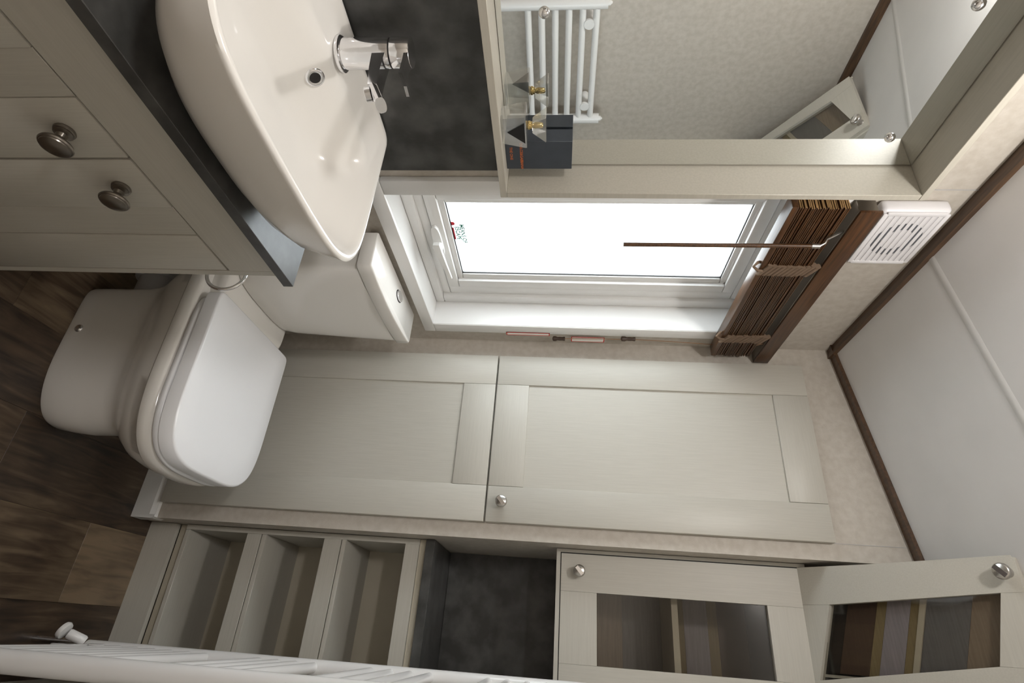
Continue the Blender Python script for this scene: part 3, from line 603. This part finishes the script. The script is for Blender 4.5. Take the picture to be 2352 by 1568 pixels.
# gathered ladder tapes, in folds
for y0 in (-0.470, -0.150):
    bm = BM()
    for k in range(11):
        zc = 1.626+k*0.0102; jit = rs.uniform(-0.003, 0.003)
        loft(bm, [[Vector((0.0508+0.007*math.sin(a)*0.9, y0+jit+0.017*q+0.004*math.cos(a*2)*0.4, zc+0.0062*math.cos(a)-0.008*q)) for a in [m*math.pi/6 for m in range(12)]] for q in (-1, -0.4, 0.4, 1)])
    obj('ladder_tape', bm, 'tape', bl, 60)
    bm = BM(); tube(bm, [(0.036, y0-0.012, 1.624), (0.044, y0-0.016, 1.607), (0.052, y0-0.012, 1.598), (0.056, y0-0.002, 1.610), (0.052, y0+0.004, 1.626)], 0.0035, 8); obj('tape_loop', bm, 'tape', bl, 60)
WD = (0.075, -0.586)
wn = obj('wand', tube(BM(), [(WD[0], WD[1]+0.004, 1.300), (WD[0], WD[1]+0.002, 1.5), (WD[0], WD[1], 1.678)], 0.0044, 12), 'blind', bl, 60)
bm = BM(); cyl(bm, (WD[0], WD[1], 1.677), (WD[0], WD[1], 1.693), 0.0052, 14); obj('wand_ferrule', bm, 'nickel', wn)
bm = BM(); tube(bm, [(WD[0], WD[1], 1.692), (WD[0]-0.004, WD[1]-0.004, 1.702), (WD[0]-0.012, WD[1]-0.006, 1.706), (0.052, WD[1]-0.006, 1.725), (0.040, WD[1]-0.006, 1.744)], 0.0028, 8); obj('wand_hook', bm, 'nickel', wn, 60)
# pull cord with toggles and safety tags
pc = obj('pull_cord', tube(BM(), [(0.040, -0.105, 1.742), (0.045, -0.088, 1.705), (0.036, -0.070, 1.672), (0.026, -0.064, 1.62), (0.0215, -0.066, 1.5), (0.020, -0.069, 1.40), (0.020, -0.066, 1.28), (0.020, -0.062, 1.17)], 0.0012, 8), 'cord', bl, 60)
def toggle(z0, z1, y):
    d = z1-z0
    obj('toggle', lathe(BM(), [(0.003, 0), (0.0075, d*0.06), (0.0078, d*0.25), (0.0052, d*0.42), (0.0058, d*0.55), (0.0055, d*0.8), (0.0065, d*0.95), (0.0055, d)], (0.0195, y, z0), (0, 0, 1), 20), 'toggle', pc, 50)
toggle(1.148, 1.186, -0.0595); toggle(1.350, 1.392, -0.0705)
def cordtag(y0, y1, z0, z1, label, x=0.0165):
    t_ = thing('safety_tag', label, 'tag', (x, (y0+y1)/2, z0), 'red-edged safety tags by the window')
    obj('film', box(BM(), x, x+0.0006, y0, y1, z0, z1), 'tag', t_, 0)
    bm = BM(); e = 0.0028
    for a in ((y0, y1, z0, z0+e), (y0, y1, z1-e, z1), (y0, y0+e*0.8, z0, z1), (y1-e*0.8, y1, z0, z1)): box(bm, x-0.0002, x+0.0009, *a)
    obj('red_border', bm, 'red', t_, 0)
cordtag(-0.0690, -0.0400, 1.204, 1.303, 'upper red-edged safety tag hanging on the blind cord')
cordtag(-0.0850, -0.0695, 1.010, 1.140, 'lower red-edged safety tag hanging below the blind cord toggle', 0.0160)

# ================================================================ TOWEL RAIL
rl = thing('towel_rail', 'white ladder towel rail on the right wall', 'towel rail', (0.91, -0.30, 0.06))
RX, RYF, RYN = 0.9115, -0.100, -0.522
def dtube(y, z0, z1):
    prof = [(0.0185*math.cos(a), 0.0175*math.sin(a)) for a in [i*2*math.pi/28 for i in range(28)]]
    bm = BM(); loft(bm, [[(RX+a, y+b, z) for a, b in prof] for z in (z0, z1)]); return bm
for y in (RYF, RYN):
    up_ = obj('upright', dtube(y, 0.085, 1.285), 'rail', rl, 60)
    bm = BM(); lathe(bm, [(0.009, 0), (0.009, 0.006), (0.006, 0.009), (0.003, 0.013)], (RX, y, 1.2852), (0, 0, 1), 20); obj('bleed_cap', bm, 'rail', up_)
bars = [0.130+i*0.0425 for i in range(7)] + [0.514+i*0.0433 for i in range(4)] + [0.775+i*0.0447 for i in range(4)] + [1.040+i*0.0425 for i in range(6)]
for zb in bars: obj('bar', tube(BM(), [(RX-0.002, RYN+0.012, zb), (RX-0.002, RYF-0.012, zb)], 0.0108, 18), 'rail', rl, 60)
for y in (RYF-0.06, RYN+0.06):
    for zb in (0.151, 1.231):
        bm = BM(); lathe(bm, [(0.016, 0), (0.016, 0.008), (0.010, 0.012), (0.010, 0.040), (0.014, 0.0445), (0.014, 0.069)], (RX-0.014, y, zb), (1, 0, 0), 24); obj('bracket', bm, 'rail', rl, 50)
# radiator valve at the foot of the far upright
vl = thing('radiator_valve', 'white radiator valve at the foot of the towel rail', 'valve', (RX, RYF, 0.03))
bm = BM(); cyl(bm, (RX, RYF, 0.0), (RX, RYF, 0.0845), 0.0085, 18); obj('tail_pipe', bm, 'chrome', vl)
bm = BM(); lathe(bm, [(0.013, 0), (0.014, 0.004), (0.014, 0.022), (0.012, 0.026)], (RX, RYF, 0.047), (0, 0, 1), 24); obj('valve_body', bm, 'chrome', vl)
bm = BM(); lathe(bm, [(0.010, 0.0), (0.010, 0.014), (0.018, 0.016), (0.019, 0.03), (0.018, 0.052), (0.012, 0.056)], (RX, RYF-0.012, 0.060), (0, -1, 0), 28); obj('valve_head', bm, 'rail', vl, 40)
vn = thing('thermostat_valve', 'white thermostatic valve head under the near end of the towel rail', 'valve', (RX-0.03, -0.25, 0.05))
bm = BM(); lathe(bm, [(0.004, 0), (0.0165, 0.002), (0.0185, 0.007), (0.0165, 0.012), (0.006, 0.014)], (0.878, -0.190, 0.092), (-0.45, -0.2, -0.85), 32); obj('dial', bm, 'rail', vn, 50)
bm = BM(); lathe(bm, [(0.009, 0), (0.0105, 0.003), (0.0105, 0.036), (0.008, 0.040)], (0.880, -0.186, 0.094), (0.35, 0.55, 0.75), 24); obj('neck', bm, 'rail', vn, 50)
bm = BM(); cyl(bm, (0.8965, -0.165, 0.0), (0.8965, -0.165, 0.118), 0.007, 16); obj('riser_pipe', bm, 'chrome', vn)
